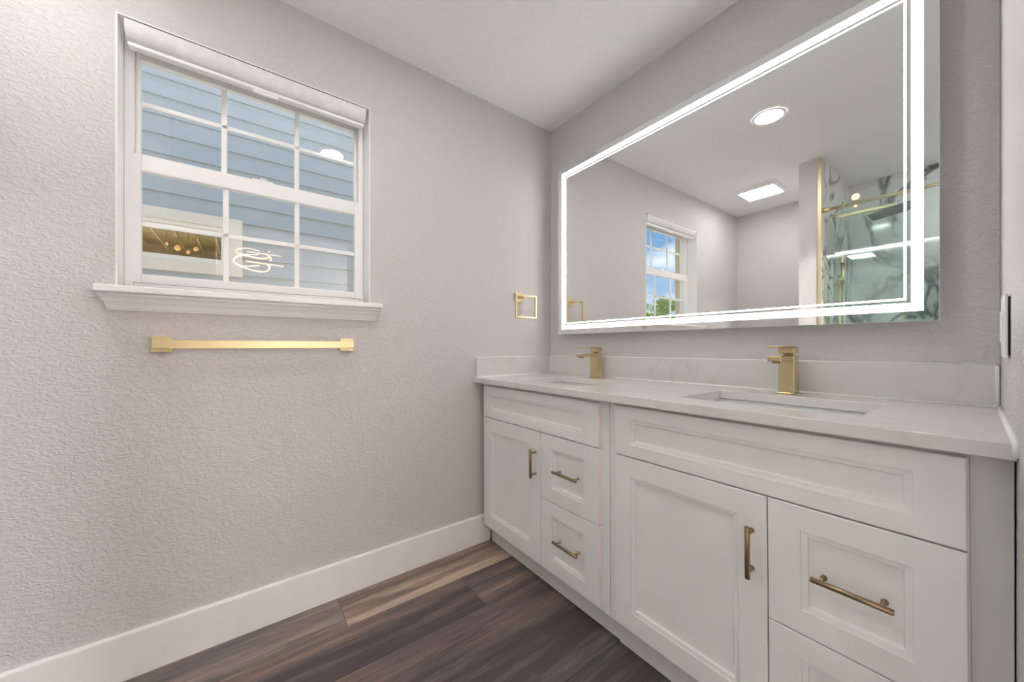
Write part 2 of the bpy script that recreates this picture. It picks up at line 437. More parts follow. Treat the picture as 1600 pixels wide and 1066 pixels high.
for p in (-.05,):
    box_f = [bm.verts.new(q) for q in ((-.05, -2.85, -.03), (1.95, -2.85, -.03), (1.95, .1, -.03), (-.05, .1, -.03))]
    g = bm.faces.new(box_f); g.material_index = 1
o = mesh_obj('floor', bm, [M['floor'], M['seam']]); o['kind'] = 'structure'

# baseboards
def base_prof(t=.015, h=.148):
    return [(0, 0), (t, 0), (t, h-.006), (t-.001, h-.002), (t-.004, h), (0, h)]
bm = new_bm(); extrude_profile(bm, base_prof(), 'Y', YB, -.475); struct('baseboard_left', bm, M['trim'], FW)
bm = new_bm(); extrude_profile(bm, [(YB+u, w) for u, w in base_prof()], 'X', .056, .80); struct('baseboard_back', bm, M['trim'])
bm = new_bm(); extrude_profile(bm, [(.80-u, w) for u, w in base_prof()], 'Y', YB+.015, YP); struct('baseboard_partition', bm, M['trim'])

# ================================================================== WINDOW
win = Thing('window_1', (0, (WY0+WY1)/2, WZ0), FW, kind='structure')
bm = new_bm()      # white painted drywall return around the opening
t = .004
box(bm, -.085, .0015, WY0, WY0+t, WZ0, WZ1); box(bm, -.085, .0015, WY1-t, WY1, WZ0, WZ1)
box(bm, -.085, .0015, WY0+t, WY1-t, WZ1-t, WZ1)
win.part('reveal', bm, M['reveal'])
y0, y1, z0, z1 = WY0+t, WY1-t, WZ0, WZ1-t
bm = new_bm()
ring_frame(bm, 'YZ', y0, y1, z0, z1, .022, -.155, -.085, .002, wb=.028, wt=.020)
win.part('frame', bm, M['vinyl'])
# exterior moulding
bm = new_bm(); ring_frame(bm, 'YZ', y0-.03, y1+.03, z0-.02, z1+.03, .05, -.20, -.1605, .003)
win.part('exterior_moulding', bm, M['tan'])
# upper sash (outer track)
UZ0, UZ1 = 1.705, 2.123
bm = new_bm(); ring_frame(bm, 'YZ', y0+.0225, y1-.0225, UZ0, UZ1-.001, .012, -.145, -.118, .002, wb=.035, wt=.036)
up = win.part('upper_sash', bm, M['vinyl'])
bm = new_bm(); box(bm, -.1345, -.1305, y0+.034, y1-.034, UZ0+.035, UZ1-.038); win.part('pane', bm, M['glass'], up)
bm = new_bm()
gy = (-1.634, -1.387)
for g in gy: box(bm, -.1365, -.1285, g-.009, g+.009, UZ0+.035, UZ1-.038, .002)
box(bm, -.1365, -.1285, y0+.034, y1-.034, 1.930, 1.946, .002)
win.part('muntin', bm, M['vinyl'], up)
# lower sash (inner track)
LZ0, LZ1 = WZ0+.0285, 1.742
bm = new_bm(); ring_frame(bm, 'YZ', y0+.0045, y1-.0045, LZ0, LZ1, .036, -.1125, -.0845, .003, wb=.032, wt=.058)
lo = win.part('lower_sash', bm, M['vinyl'])
bm = new_bm(); box(bm, -.1005, -.0965, y0+.040, y1-.040, LZ0+.031, LZ1-.056); win.part('pane', bm, M['glass'], lo)
bm = new_bm()
for g in (-1.628, -1.390): box(bm, -.1025, -.0945, g-.009, g+.009, LZ0+.031, LZ1-.056, .002)
box(bm, -.1025, -.0945, y0+.040, y1-.040, 1.494, 1.511, .002)
win.part('muntin', bm, M['vinyl'], lo)
bm = new_bm(); box(bm, -.1135, -.094, -1.545, -1.475, LZ1+.0005, LZ1+.008, .002); box(bm, -.104, -.090, -1.52, -1.495, LZ1+.008, LZ1+.014, .002)
win.part('sash_lock', bm, M['vinyl'], lo)

# stool and crown-profile apron
sill = Thing('trim_2', (0, -1.51, 1.19), FW, kind='structure')
bm = new_bm()
box(bm, .0005, .062, -1.941, -1.076, 1.2425, 1.2645, .004, 3); box(bm, -.084, .004, WY0+.0045, WY1-.0045, 1.2445, 1.2645)
sill.part('sill_board', bm, M['trim'])
bm = new_bm()
prof = [(.0005, 1.190), (.010, 1.190), (.010, 1.194), (.013, 1.196), (.015, 1.200), (.017, 1.206), (.019, 1.209), (.0195, 1.212),
        (.023, 1.214), (.027, 1.219), (.031, 1.226), (.036, 1.232), (.040, 1.234), (.041, 1.2423), (.0005, 1.2423)]
extrude_profile(bm, prof, 'Y', -1.914, -1.098, cut=.55)
sill.part('apron_moulding', bm, M['trim'])

# cellular shade, fully raised, behind a curved valance
sh = Thing('window_shade', (-.02, -1.51, 2.05), FW, 'white fabric shade rolled right up under the top of the window', 'window shade')
ya, yb = WY0+.0195, WY1-.0175
bm = new_bm()
arc = [(-.045, 2.139), (.002, 2.139)]
for i in range(10):
    a = i/9*math.pi/2
    arc.append((.004-.030*(1-math.cos(a)), 2.137-.054*math.sin(a)))
arc += [(-.030, 2.083), (-.045, 2.083)]
extrude_profile(bm, arc, 'Y', ya, yb)
sh.part('valance', bm, M['shade'])
bm = new_bm(); box(bm, -.040, -.002, ya+.004, yb-.004, 2.1392, 2.1428, 0); sh.part('gap_shadow_strip', bm, M['black'], label='black strip put in as the shadow above the shade')  # dark strip stands in for the shadow under the opening's head
bm = new_bm(); box(bm, -.052, -.031, ya+.003, yb-.003, 2.0805, 2.0828, .0005); sh.part('rail_shadow_strip', bm, M['black'])  # black strip drawn as the shadow line between valance and rail
bm = new_bm(); box(bm, -.048, -.0195, ya+.003, yb-.003, 2.0675, 2.0802, .003); rail = sh.part('bottom_rail', bm, M['vinyl'])
bm = new_bm(); box(bm, -.030, -.0205, -1.545, -1.462, 2.0565, 2.0675, .002); sh.part('pull_handle', bm, M['vinyl'], rail)

# ================================================================== TOWEL BAR, TOWEL RING
tb = Thing('towel_bar', (0, -1.51, 1.08), FW, 'square brushed gold towel bar on the wall under the window', 'towel bar')
for yc in (-1.795, -1.2165):
    bm = new_bm(); box(bm, .0005, .012, yc-.027, yc+.027, 1.053, 1.107, .002); mnt = tb.part('wall_plate', bm, M['gold'])
    bm = new_bm(); box(bm, .0115, .0555, yc-.013, yc+.013, 1.067, 1.094, .0015); tb.part('post', bm, M['gold'], mnt)
bm = new_bm(); box(bm, .055, .066, -1.812, -1.199, 1.066, 1.095, .0015); tb.part('bar', bm, M['gold'])

tr = Thing('towel_ring', (0, -.262, 1.25), FW, 'square gold towel ring on the wall left of the mirror', 'towel ring')
bm = new_bm(); box(bm, .0005, .010, -.292, -.238, 1.338, 1.392, .002); tr.part('wall_plate', bm, M['gold'])
bm = new_bm(); box(bm, .0095, .066, -.275, -.255, 1.356, 1.376, .0015); tr.part('arm', bm, M['gold'])
bm = new_bm(); ring_frame(bm, 'YZ', -.335, -.178, 1.236, 1.372, .0105, .0585, .069, .001); tr.part('ring', bm, M['gold'])

# ================================================================== LED MIRROR (frame FI, on wall y=0)
MX0, MX1, MZ0, MZ1, MY = .126, 1.6122, 1.1445, 2.125, -.055
mr = Thing('led_mirror', ((MX0+MX1)/2, 0, MZ0), FI, 'large frameless mirror with a lit border above the double vanity', 'mirror')
bm = new_bm(); box(bm, MX0+.05, MX1-.05, MY+.0062, -.0005, MZ0+.05, MZ1-.05, .003); mr.part('back_box', bm, M['backbox'])
i1, i2, i3, i4 = .029, .0525, .0612, .0665
def rect_ring(bm, a, b_, y):
    P = lambda i: [(MX0+i, y, MZ0+i), (MX1-i, y, MZ0+i), (MX1-i, y, MZ1-i), (MX0+i, y, MZ1-i)]
    A = [bm.verts.new(p) for p in P(a)]; B = [bm.verts.new(p) for p in P(b_)]
    for k in range(4): bm.faces.new((A[k], A[(k+1) % 4], B[(k+1) % 4], B[k]))
bm = new_bm(); rect_ring(bm, .0008, i1, MY); rect_ring(bm, i2, i3, MY); rect_ring(bm, i4, .3, MY)
vs = [bm.verts.new(p) for p in ((MX0+.3, MY, MZ0+.3), (MX1-.3, MY, MZ0+.3), (MX1-.3, MY, MZ1-.3), (MX0+.3, MY, MZ1-.3))]
bm.faces.new(vs); mr.part('mirror_glass', bm, M['mirror'])
bm = new_bm(); ring_frame(bm, 'XZ', MX0, MX1, MZ0, MZ1, .0009, MY, MY+.0058, 0)
vs = [bm.verts.new(p) for p in ((MX0, MY+.0060, MZ0), (MX1, MY+.0060, MZ0), (MX1, MY+.0060, MZ1), (MX0, MY+.0060, MZ1))]; bm.faces.new(vs)
mr.part('glass_edge', bm, M['mirror_edge'])
bm = new_bm(); rect_ring(bm, i1, i2, MY); mr.part('light_band', bm, M['band'])
bm = new_bm(); rect_ring(bm, i3, i4, MY); mr.part('light_line', bm, M['line'])

# ================================================================== VANITY CABINETS (frame FV)
YF = -.545      # face of the doors
TH = .0195
def pull(th, parent, c, horiz, half, mat=None):
    """bar pull: a bar on two standoffs"""
    x, z = c; y = YF-.030; cc = half*.74
    bm = new_bm()
    A, B = ((x-half, y, z), (x+half, y, z)) if horiz else ((x, y, z-half), (x, y, z+half))
    A, B = Vector(A), Vector(B); d = (B-A).normalized()
    tube(bm, [A, A+d*.001, B-d*.001, B], [.0050, .0058, .0058, .0050], 20)
    h = th.part('handle', bm, M['bronze'], parent)
    for s in (-1, 1):
        p = Vector((x, 0, z)) + d*s*cc
        bm = new_bm(); tube(bm, [(p.x, YF+.0002, p.z), (p.x, YF-.003, p.z), (p.x, YF-.004, p.z), (p.x, y+.003, p.z)], [.0058, .0058, .0045, .0045], 16)
        # standoffs stay in the handle's own mesh family
        th.part('standoff', bm, M['bronze'], parent)
    return h

def vanity(name, x0, x1, dx, fx0, fx1, label, hand):
    th = Thing(name, ((x0+x1)/2, -.27, 0), FV, label, 'vanity cabinet', 'white vanity cabinets under the quartz counter')
    bm = new_bm()
    box(bm, x0, x1, -.525, -.507, .108, .8765, .001)             # face frame
    for a, b_ in ((x0, x0+.016), (x1-.016, x1)):
        box(bm, a, b_, -.507, -.012, .108, .8765); box(bm, a, b_, -.4555, -.012, .0015-.0068*a, .108)
    box(bm, x0+.016, x1-.016, -.507, -.012, .108, .124); box(bm, x0+.016, x1-.016, -.018, -.012, .124, .8765)
    th.part('body', bm, M['cab'])
    return th

# left vanity
vx0, vx1 = .0335, .882
v1 = vanity('vanity_cabinet', vx0, vx1, .525, .0675, .848, 'white vanity cabinet nearer the window wall, with one door and two drawers', 0)
bm = new_bm(); front_panel(bm, .0675, .8475, .7015, .864, .066, .038, YF, TH); v1.part('false_front', bm, M['cab'])
bm = new_bm(); front_panel(bm, .0675, .5255, .129, .6975, .066, .063, YF, TH); d = v1.part('door', bm, M['cab'])
pull(v1, d, (.4965, .561), False, .0625)
for (a, b_) in ((.4215, .6975), (.129, .4185)):
    bm = new_bm(); front_panel(bm, .5285, .8475, a, b_, .068, .054, YF, TH); d = v1.part('drawer', bm, M['cab'])
    pull(v1, d, (.7005, (a+b_)/2+(.0035 if a > .3 else .008)), True, .0665)
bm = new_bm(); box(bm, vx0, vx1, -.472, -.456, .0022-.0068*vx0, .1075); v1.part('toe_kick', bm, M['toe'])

# right vanity
ux0, ux1 = .8845, 1.6785
v2 = vanity('vanity_cabinet', ux0, ux1, 1.37, .92, 1.677, 'white vanity cabinet at the right wall, with one wide door and drawers', 1)
bm = new_bm(); front_panel(bm, .9195, 1.6765, .7015, .866, .064, .040, YF, TH); v2.part('false_front', bm, M['cab'])
bm = new_bm(); front_panel(bm, .9195, 1.3705, .1255, .6975, .0635, .062, YF, TH); d = v2.part('door', bm, M['cab'])
pull(v2, d, (1.3395, .558), False, .0635)
for (a, b_) in ((.4075, .6975), (.1255, .4045)):
    bm = new_bm(); front_panel(bm, 1.3735, 1.6765, a, b_, .064, .054, YF, TH); d = v2.part('drawer', bm, M['cab'])
    pull(v2, d, (1.5265, (a+b_)/2+.004), True, .0635)
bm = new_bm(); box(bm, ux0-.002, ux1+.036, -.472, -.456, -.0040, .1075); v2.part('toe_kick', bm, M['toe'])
bm = new_bm()
vs = box(bm, 1.6790, 1.7262, -.5235, -.507, .108, .876)
for v_ in vs:
    if v_.co.x > 1.7: v_.co.x += .0068*(v_.co.z-.87)          # scribed plumb against the wall
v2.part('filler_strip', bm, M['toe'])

# ================================================================== COUNTERTOP WITH SINK CUT-OUTS
CT, CB, CF = .9057, .8774, -.572
S1 = (1.098, 1.522, -.462, -.165)    # right sink opening
S2 = (.268, .684, -.462, -.165)      # left sink opening
ct = Thing('countertop', (.85, -.28, CB), FV, 'pale veined quartz countertop with backsplash running across both vanity cabinets', 'countertop')
bm = new_bm()
def right_x(y): return 1.7080 + .036*(-y)
def left_x(y): return .0015 + K*(-y)
xs_cut = [None, S2[0], S2[1], S1[0], S1[1], None]
ys = [CF, S1[2], S1[3], -.0015]
grid = []
for y in ys:
    row = [left_x(y), S2[0], S2[1], S1[0], S1[1], right_x(y)]
    grid.append(row)
for z, flip in ((CT, False), (CB, True)):
    V = [[bm.verts.new((x, y, z)) for x in row] for y, row in zip(ys, grid)]
    if z == CT: VT = V
    else: VBt = V
    for j in range(3):
        for i in range(5):
            if j == 1 and i in (1, 3): continue
            q = [V[j][i], V[j][i+1], V[j+1][i+1], V[j+1][i]]
            bm.faces.new(q if not flip else list(reversed(q)))
def side(a, b_):
    (j0, i0), (j1, i1) = a, b_
    bm.faces.new((VT[j0][i0], VT[j1][i1], VBt[j1][i1], VBt[j0][i0]))
for i in range(5): side((0, i), (0, i+1)); side((3, i), (3, i+1))
for j in range(3): side((j, 0), (j+1, 0)); side((j, 5), (j+1, 5))
for i in (1, 3):
    side((1, i), (1, i+1)); side((2, i), (2, i+1)); side((1, i), (2, i)); side((1, i+1), (2, i+1))
bmesh.ops.recalc_face_normals(bm, faces=bm.faces)
fe = [e_ for e_ in bm.edges if all(abs(v_.co.y-CF) < 1e-6 for v_ in e_.verts) and abs(e_.verts[0].co.z-e_.verts[1].co.z) < 1e-6]
fe += [e_ for e_ in bm.edges if all(abs(v_.co.z-CT) < 1e-6 for v_ in e_.verts) and any(abs(v_.co.y-CF) > 1e-6 for v_ in e_.verts)
       and len(e_.link_faces) == 2 and any(abs(f_.normal.z) < .5 for f_ in e_.link_faces) and all(S2[0]-.01 < v_.co.x < S1[1]+.01 and S1[2]-.01 < v_.co.y < S1[3]+.01 for v_ in e_.verts)]
bmesh.ops.bevel(bm, geom=list(set(fe)), offset=.0025, segments=3, profile=.5, affect='EDGES')
ct.part('slab', bm, M['quartz'])
bm = new_bm(); box(bm, .0225, 1.7075, -.0215, -.0015, CT+.0003, 1.0125, .0015); ct.part('backsplash', bm, M['quartz'])
bm = new_bm()
vsb = []
yA, yB = -.562, -.0015
sp_ = [(left_x(yA), yA), (left_x(yA)+.0195, yA), (left_x(yB)+.0195, yB), (left_x(yB), yB)]
A = [bm.verts.new((x, y, CT+.0003)) for x, y in sp_]; B = [bm.verts.new((x, y, 1.0120)) for x, y in sp_]
bm.faces.new(A); bm.faces.new(B)
for k in range(4): bm.faces.new((A[k], A[(k+1) % 4], B[(k+1) % 4], B[k]))
bmesh.ops.recalc_face_normals(bm, faces=bm.faces)
bmesh.ops.bevel(bm, geom=list(bm.edges), offset=.0015, segments=2, profile=.5, affect='EDGES')
ct.part('side_splash', bm, M['quartz'])
bm = new_bm()
r_ = .0042
tube(bm, [(.024, -.0225, CT+.001), (1.705, -.0225, CT+.001)], r_, 8)
tube(bm, [(.0235, -.0225, CT+.002), (.0235, -.0225, 1.010)], .0025, 8)
tube(bm, [(.0235+K*.02, -.024, CT+.001), (.0215+K*.56, -.56, CT+.001)], r_, 8)
tube(bm, [(.02, -.0012, 1.0125), (1.706, -.0012, 1.0125)], .0042, 8)
tube(bm, [(.0025, -.001, 1.0118), (.0015+K*.562, -.562, 1.0118)], .003, 8)
tube(bm, [(1.7062, -.0225, CT), (1.7062, -.0225, 1.012)], .0038, 8)
tube(bm, [(right_x(-.024)-.001, -.024, CT+.001), (right_x(-.3)-.0015, -.3, CT+.001), (right_x(-.571)-.001, -.571, CT+.001), (right_x(-.571)-.001, -.5725, CB+.006)], .0045, 8)
ct.part('caulk_bead', bm, M['caulk'])

# ================================================================== SINKS
def sink(S, label):
    x0, x1, y0_, y1_ = S
    m_ = .010
    sk = Thing('undermount_sink', ((x0+x1)/2, (y0_+y1_)/2, CB-.14), FV, label, 'sink', 'white undermount sinks in the counter')
    bm = new_bm()
    def rr(inset, z, rad, n=6):
        a0, a1, b0, b1 = x0-m_+inset, x1+m_-inset, y0_-m_+inset, y1_+m_-inset
        P = []
        for (cx_, cy_, st) in ((a1-rad, b1-rad, 0), (a0+rad, b1-rad, 1), (a0+rad, b0+rad, 2), (a1-rad, b0+rad, 3)):
            for k in range(n+1):
                a = (st+k/n)*math.pi/2; P.append(bm.verts.new((cx_+rad*math.cos(a), cy_+rad*math.sin(a), z)))
        return P
    L = [rr(-.022, CB-.0022, .02), rr(0, CB-.0022, .012), rr(.0025, CB-.004, .014), rr(.006, CB-.09, .02), rr(.014, CB-.118, .03), rr(.035, CB-.128, .04), rr(.12, CB-.133, .02)]
    Lo = [rr(-.022, CB-.010, .02), rr(-.010, CB-.016, .02), rr(-.006, CB-.12, .03), rr(.03, CB-.146, .04)]
    def bridge(A, B):
        n = len(A)
        for k in range(n):
            f = bm.faces.new((A[k], A[(k+1) % n], B[(k+1) % n], B[k])); f.smooth = True
    for i in range(len(L)-1): bridge(L[i], L[i+1])
    bm.faces.new(L[-1])
    bridge(L[0], Lo[0])
    for i in range(len(Lo)-1): bridge(Lo[i], Lo[i+1])
    bm.faces.new(Lo[-1])
    sk.part('basin', bm, M['ceramic'])
    bm = new_bm(); cx_, cy_ = (x0+x1)/2, (y0_+y1_)/2
    lathe(bm, [(.0, CB-.1305), (.014, CB-.1305), (.016, CB-.1315), (.022, CB-.1312), (.023, CB-.1332)], (cx_, cy_), 32); sk.part('drain', bm, M['gold2'])
    return sk
sink(S2, 'white rectangular sink set in the counter nearest the window wall')
sink(S1, 'white rectangular sink set in the counter nearest the right wall')

# ================================================================== FAUCETS
def faucet(xc, yc, label):
    z = CT+.0003
    f = Thing('faucet', (xc, yc, z), FV, label, 'faucet', 'square brass faucets at the sinks')
    w = .0225
    bm = new_bm(); box(bm, xc-.027, xc+.027, yc-.027, yc+.027, z, z+.0045, .0015); f.part('base_plate', bm, M['gold2'])
    bm = new_bm(); box(bm, xc-w, xc+w, yc-w, yc+w, z+.004, z+.1295, .002); f.part('body', bm, M['gold2'])
    bm = new_bm(); box(bm, xc-.019, xc+.019, yc-.128, yc-.018, z+.111, z+.1275, .002); s_ = f.part('spout', bm, M['gold2'])
    bm = new_bm(); disc_prism(bm, (xc, yc-.112), .0115, z+.1055, z+.1112, 24); f.part('aerator', bm, M['bronze'], s_)
    bm = new_bm(); disc_prism(bm, (xc, yc), .014, z+.1292, z+.135, 24); box(bm, xc-w, xc+w, yc-w, yc+w, z+.1345, z+.155, .002); hb = f.part('handle_block', bm, M['gold2'])
    bm = new_bm(); box(bm, xc-.0215, xc+.0215, yc-.120, yc+.0225, z+.1552, z+.1605, .0012); f.part('lever', bm, M['gold2'], hb)
    return f
faucet(.4485, -.088, 'square brass faucet behind the sink nearest the window wall')
faucet(1.2835, -.088, 'square brass faucet behind the sink nearest the right wall')

# ================================================================== SWITCH PLATE (right wall)
sw = Thing('switch_plate', (0, -.325, 1.05), FR, 'white switch plate on the right wall above the counter end', 'switch plate')
bm = new_bm(); box(bm, -.0075, -.003, -.383, -.268, 1.052, 1.177, .0015); sw.part('plate', bm, M['vinyl'])
bm = new_bm(); box(bm, -.003, -.0002, -.379, -.272, 1.058, 1.171); sw.part('plate_gap_shadow', bm, M['black'])  # black slab gives the shade of the gap behind the plate
for yc in (-.352, -.299):
    bm = new_bm(); box(bm, -.0095, -.0074, yc-.016, yc+.016, 1.082, 1.147, .001); sw.part('rocker', bm, M['vinyl'])

# ================================================================== CEILING LIGHTS
dl = Thing('ceiling_light', (.885, -1.045, H), FI, 'round recessed ceiling light, seen lit in the vanity mirror', 'ceiling light')
bm = new_bm(); lathe(bm, [(.068, H-.0035), (.078, H-.0055), (.083, H-.004), (.085, H-.0004)], (.885, -1.045)); dl.part('trim_ring', bm, M['trim'])
bm = new_bm(); disc_prism(bm, (.885, -1.045), .0695, H-.0045, H-.0015, 48); dl.part('diffuser', bm, M['down'])

fx0, fx1, fy0, fy1 = .315, .60, -2.285, -2.02
fan = Thing('exhaust_fan', ((fx0+fx1)/2, (fy0+fy1)/2, H), FI, 'rectangular exhaust fan with a lit panel on the toilet nook ceiling', 'exhaust fan')
bm = new_bm(); box(bm, fx0, fx1, fy0, fy1, H-.034, H-.0004, .005); box(bm, fx0-.012, fx1+.012, fy0-.012, fy1+.012, H-.006, H-.0004, .002); fan.part('housing', bm, M['trim'])
bm = new_bm(); box(bm, fx0+.014, fx1-.014, fy0+.014, fy1-.014, H-.0375, H-.0335, .002); fan.part('light_panel', bm, M['fanlight'])

dl2 = Thing('ceiling_light', (1.62, -2.3, H), FI, 'round recessed ceiling light inside the marble shower', 'ceiling light')
bm = new_bm(); lathe(bm, [(.068, H-.0035), (.078, H-.0055), (.083, H-.004), (.085, H-.0004)], (1.62, -2.3)); dl2.part('trim_ring', bm, M['trim'])
bm = new_bm(); disc_prism(bm, (1.62, -2.3), .0695, H-.0045, H-.0015, 48); dl2.part('diffuser', bm, M['down2'])

# ================================================================== SHOWER
YG = -1.915
rl = Thing('shower_rail', (.93, YG, 2.055), FI, 'brass sliding rail across the top of the shower opening', 'shower rail')
bm = new_bm(); tube(bm, [(.9305, YG, 2.057), (1.755, YG, 2.057)], .0115, 20); rl.part('rail_tube', bm, M['gold'])
bm = new_bm(); tube(bm, [(.9305, YG, 2.057), (.975, YG, 2.057)], .0165, 20); rl.part('wall_flange', bm, M['gold'])
bm = new_bm(); tube(bm, [(1.036, YG, 2.057), (1.056, YG, 2.057)], .019, 20); disc_prism(bm, (1.046, YG), .007, 2.075, 2.092, 16); rl.part('stopper', bm, M['gold'])
gp = Thing('glass_panel', (1.2, YG-.022, 0), FI, 'fixed clear glass shower panel beside the marble side wall', 'glass panel')
bm = new_bm(); box(bm, .9345, 1.42, YG-.030, YG-.024, .004, 2.02); gp.part('pane', bm, M['sglass'])
gd = Thing('shower_door', (1.4, YG+.022, 0), FI, 'sliding clear glass shower door hung from the brass rail on a roller', 'shower door')
bm = new_bm(); box(bm, 1.005, 1.75, YG+.019, YG+.025, .02, 2.105); gd.part('pane', bm, M['sglass'])
for xr in (1.115, 1.60):
    bm = new_bm(); disc_prism(bm, (xr, 2.090), .024, YG+.0252, YG+.036, 32, 'Y', .003); ro = gd.part('roller', bm, M['gold'])
    bm = new_bm(); disc_prism(bm, (xr, 2.028), .011, YG+.0252, YG+.034, 24, 'Y', .002); gd.part('roller_stop', bm, M['gold'], ro)

hd = Thing('rain_shower_head', (.93, -2.25, 2.08), FI, 'dark square rain shower head hanging on a brass arm from the marble side wall', 'shower head')
bm = new_bm(); box(bm, .9302, .938, -2.28, -2.22, 2.05, 2.11, .002); box(bm, .937, 1.262, -2.261, -2.239, 2.069, 2.091, .002); hd.part('arm', bm, M['gold'])
bm = new_bm(); tube(bm, [(1.245, -2.25, 2.07), (1.245, -2.25, 2.045)], .009, 16); hd.part('ball_joint', bm, M['gold'])
bm = new_bm(); box(bm, -.125, .125, -.10, .10, -.005, .005, .002)
for k in range(11):
    a = -.105+k*.021; box(bm, a-.004, a+.004, -.085, .085, -.0075, -.0048, .001)
bmesh.ops.rotate(bm, verts=bm.verts, cent=(0, 0, 0), matrix=Matrix.Rotation(math.radians(-9), 3, 'Y'))
bmesh.ops.translate(bm, verts=bm.verts, vec=(1.25, -2.25, 2.04)); hd.part('spray_plate', bm, M['head'])

hs = Thing('hand_shower', (.96, -2.25, 1.2), FI, 'brass hand shower on a slide bar fixed to the marble side wall', 'hand shower')
bm = new_bm(); tube(bm, [(.965, -2.21, .95), (.965, -2.21, 1.62)], .0095, 16); hs.part('slide_bar', bm, M['gold'])
for zz in (1.0, 1.56):
    bm = new_bm(); box(bm, .9302, .972, -2.22, -2.20, zz-.01, zz+.01, .002); hs.part('bracket', bm, M['gold'])
bm = new_bm(); box(bm, .955, .985, -2.265, -2.200, 1.575, 1.60, .003); hs.part('holder', bm, M['gold'])
bm = new_bm(); tube(bm, [(.975, -2.255, 1.55), (.975, -2.255, 1.62), (.975, -2.255, 1.72)], [.010, .012, .014], 16)
hnd = hs.part('wand', bm, M['gold'])
bm = new_bm(); box(bm, .962, .986, -2.29, -2.22, 1.715, 1.815, .006); hs.part('spray_face', bm, M['gold'], hnd)
bm = new_bm(); tube(bm, [(.975, -2.255, 1.55), (.978, -2.26, 1.4), (.985, -2.265, 1.2), (.99, -2.25, 1.02), (.98, -2.22, .93), (.965, -2.21, .945)], .0065, 12); hs.part('hose', bm, M['gold'])

# ================================================================== ADJOINING BEDROOM
bm = new_bm()
BX0, BX1, BY0, BY1, BH = 1.93, 5.2, -4.0, 1.4, 2.60
box(bm, BX0-.05, BX1+.1, BY0-.1, BY1+.1, -.05, -.002); struct('floor_bedroom', bm, M['seam'])
bm = new_bm(); box(bm, BX0-.05, BX1+.1, BY0-.1, BY1+.1, BH, BH+.08); struct('ceiling_bedroom', bm, M['ceiling'])
bm = new_bm(); box(bm, BX1, BX1+.1, BY0, BY1, -.002, BH); struct('wall_bedroom_right', bm, M['bedwall'])
bm = new_bm(); box(bm, 1.95, BX1+.1, BY1, BY1+.1, -.002, BH); struct('wall_bedroom_front', bm, M['bedwall'])
bm = new_bm(); box(bm, 1.95, BX1+.1, BY0-.1, BY0, -.002, BH); struct('wall_bedroom_back', bm, M['bedwall'])
bm = new_bm()
box(bm, 1.86, 1.96, BY0, -1.74, -.002, BH); box(bm, 1.86, 1.96, -.70, BY1, -.002, BH); box(bm, 1.86, 1.96, -1.74, -.70, 2.07, BH)
struct('wall_bedroom_left', bm, M['bedwall'])
# swirl lamp, reflected in the window glass
sw_pts = __import__('json').loads('''[[[[3.6, -1.335, 2.072], [3.694, -1.408, 2.072], [3.717, -1.494, 2.064], [3.651, -1.551, 2.071], [3.547, -1.582, 2.077], [3.483, -1.576, 2.1], [3.507, -1.54, 2.141], [3.602, -1.497, 2.178], [3.695, -1.437, 2.193], [3.716, -1.358, 2.185], [3.649, -1.312, 2.171], [3.545, -1.264, 2.161], [3.482, -1.244, 2.167], [3.509, -1.247, 2.195], [3.604, -1.26, 2.224]], 0.013], [[[3.6, -1.552, 2.056], [3.694, -1.476, 2.042], [3.717, -1.378, 2.023], [3.651, -1.312, 2.005], [3.547, -1.264, 2.001], [3.483, -1.239, 2.014], [3.507, -1.232, 2.049], [3.602, -1.246, 2.093]], 0.012], [[[3.6, -1.464, 2.109], [3.6, -1.276, 2.102], [3.6, -1.077, 2.095]], 0.013], [[[3.6, -1.33, 2.251], [3.694, -1.389, 2.285], [3.717, -1.465, 2.289], [3.651, -1.524, 2.259], [3.547, -1.557, 2.212], [3.483, -1.553, 2.176], [3.507, -1.521, 2.169], [3.602, -1.459, 2.192], [3.695, -1.359, 2.223], [3.716, -1.329, 2.239]], 0.009], [[[3.6, -1.45, 2.228], [3.6, -1.281, 2.225], [3.6, -1.103, 2.22]], 0.008], [[[3.6, -1.238, 2.252], [3.6, -1.216, 2.267]], 0.011], [[[3.6, -1.216, 2.194], [3.6, -1.206, 2.171], [3.6, -1.226, 2.144]], 0.013]]''')
sl = Thing('swirl_pendant_lamp', (3.6, -1.3, 2.2), FI, 'pendant lamp of glowing peach light tubes in loops, reflected in the window glass', 'pendant lamp')
def smooth(pts, n=6):
    P = [Vector(p) for p in pts]
    if len(P) < 3: return P
    out = []
    for i in range(len(P)-1):
        p0, p1, p2, p3 = P[max(i-1, 0)], P[i], P[i+1], P[min(i+2, len(P)-1)]
        for k in range(n):
            t_ = k/n
            out.append(.5*((2*p1)+(-p0+p2)*t_+(2*p0-5*p1+4*p2-p3)*t_*t_+(-p0+3*p1-3*p2+p3)*t_**3))
    out.append(P[-1]); return out
for pts, rad in sw_pts:
    bm = new_bm(); tube(bm, smooth(pts), rad*.75, 10); sl.part('light_tube', bm, M['swirl'])
bm = new_bm()
for yy in (-1.45, -1.2): tube(bm, [(3.6, yy, 2.20), (3.6, yy, BH-.01)], .0015, 6)
box(bm, 3.54, 3.66, -1.5, -1.15, BH-.03, BH-.0005, .003); sl.part('canopy', bm, M['chrome'])
cl = Thing('bedroom_fill_light', (3.6, .55, BH), FI, 'added unseen fill light on the ceiling of the adjoining bedroom', 'ceiling light')  # unseen lamp, added to fill the bathroom with bounced light
bm = new_bm(); lathe(bm, [(.0, BH-.045), (.20, BH-.045), (.23, BH-.035), (.235, BH-.0005)], (3.6, .55)); cl.part('diffuser', bm, M['bedfill'])
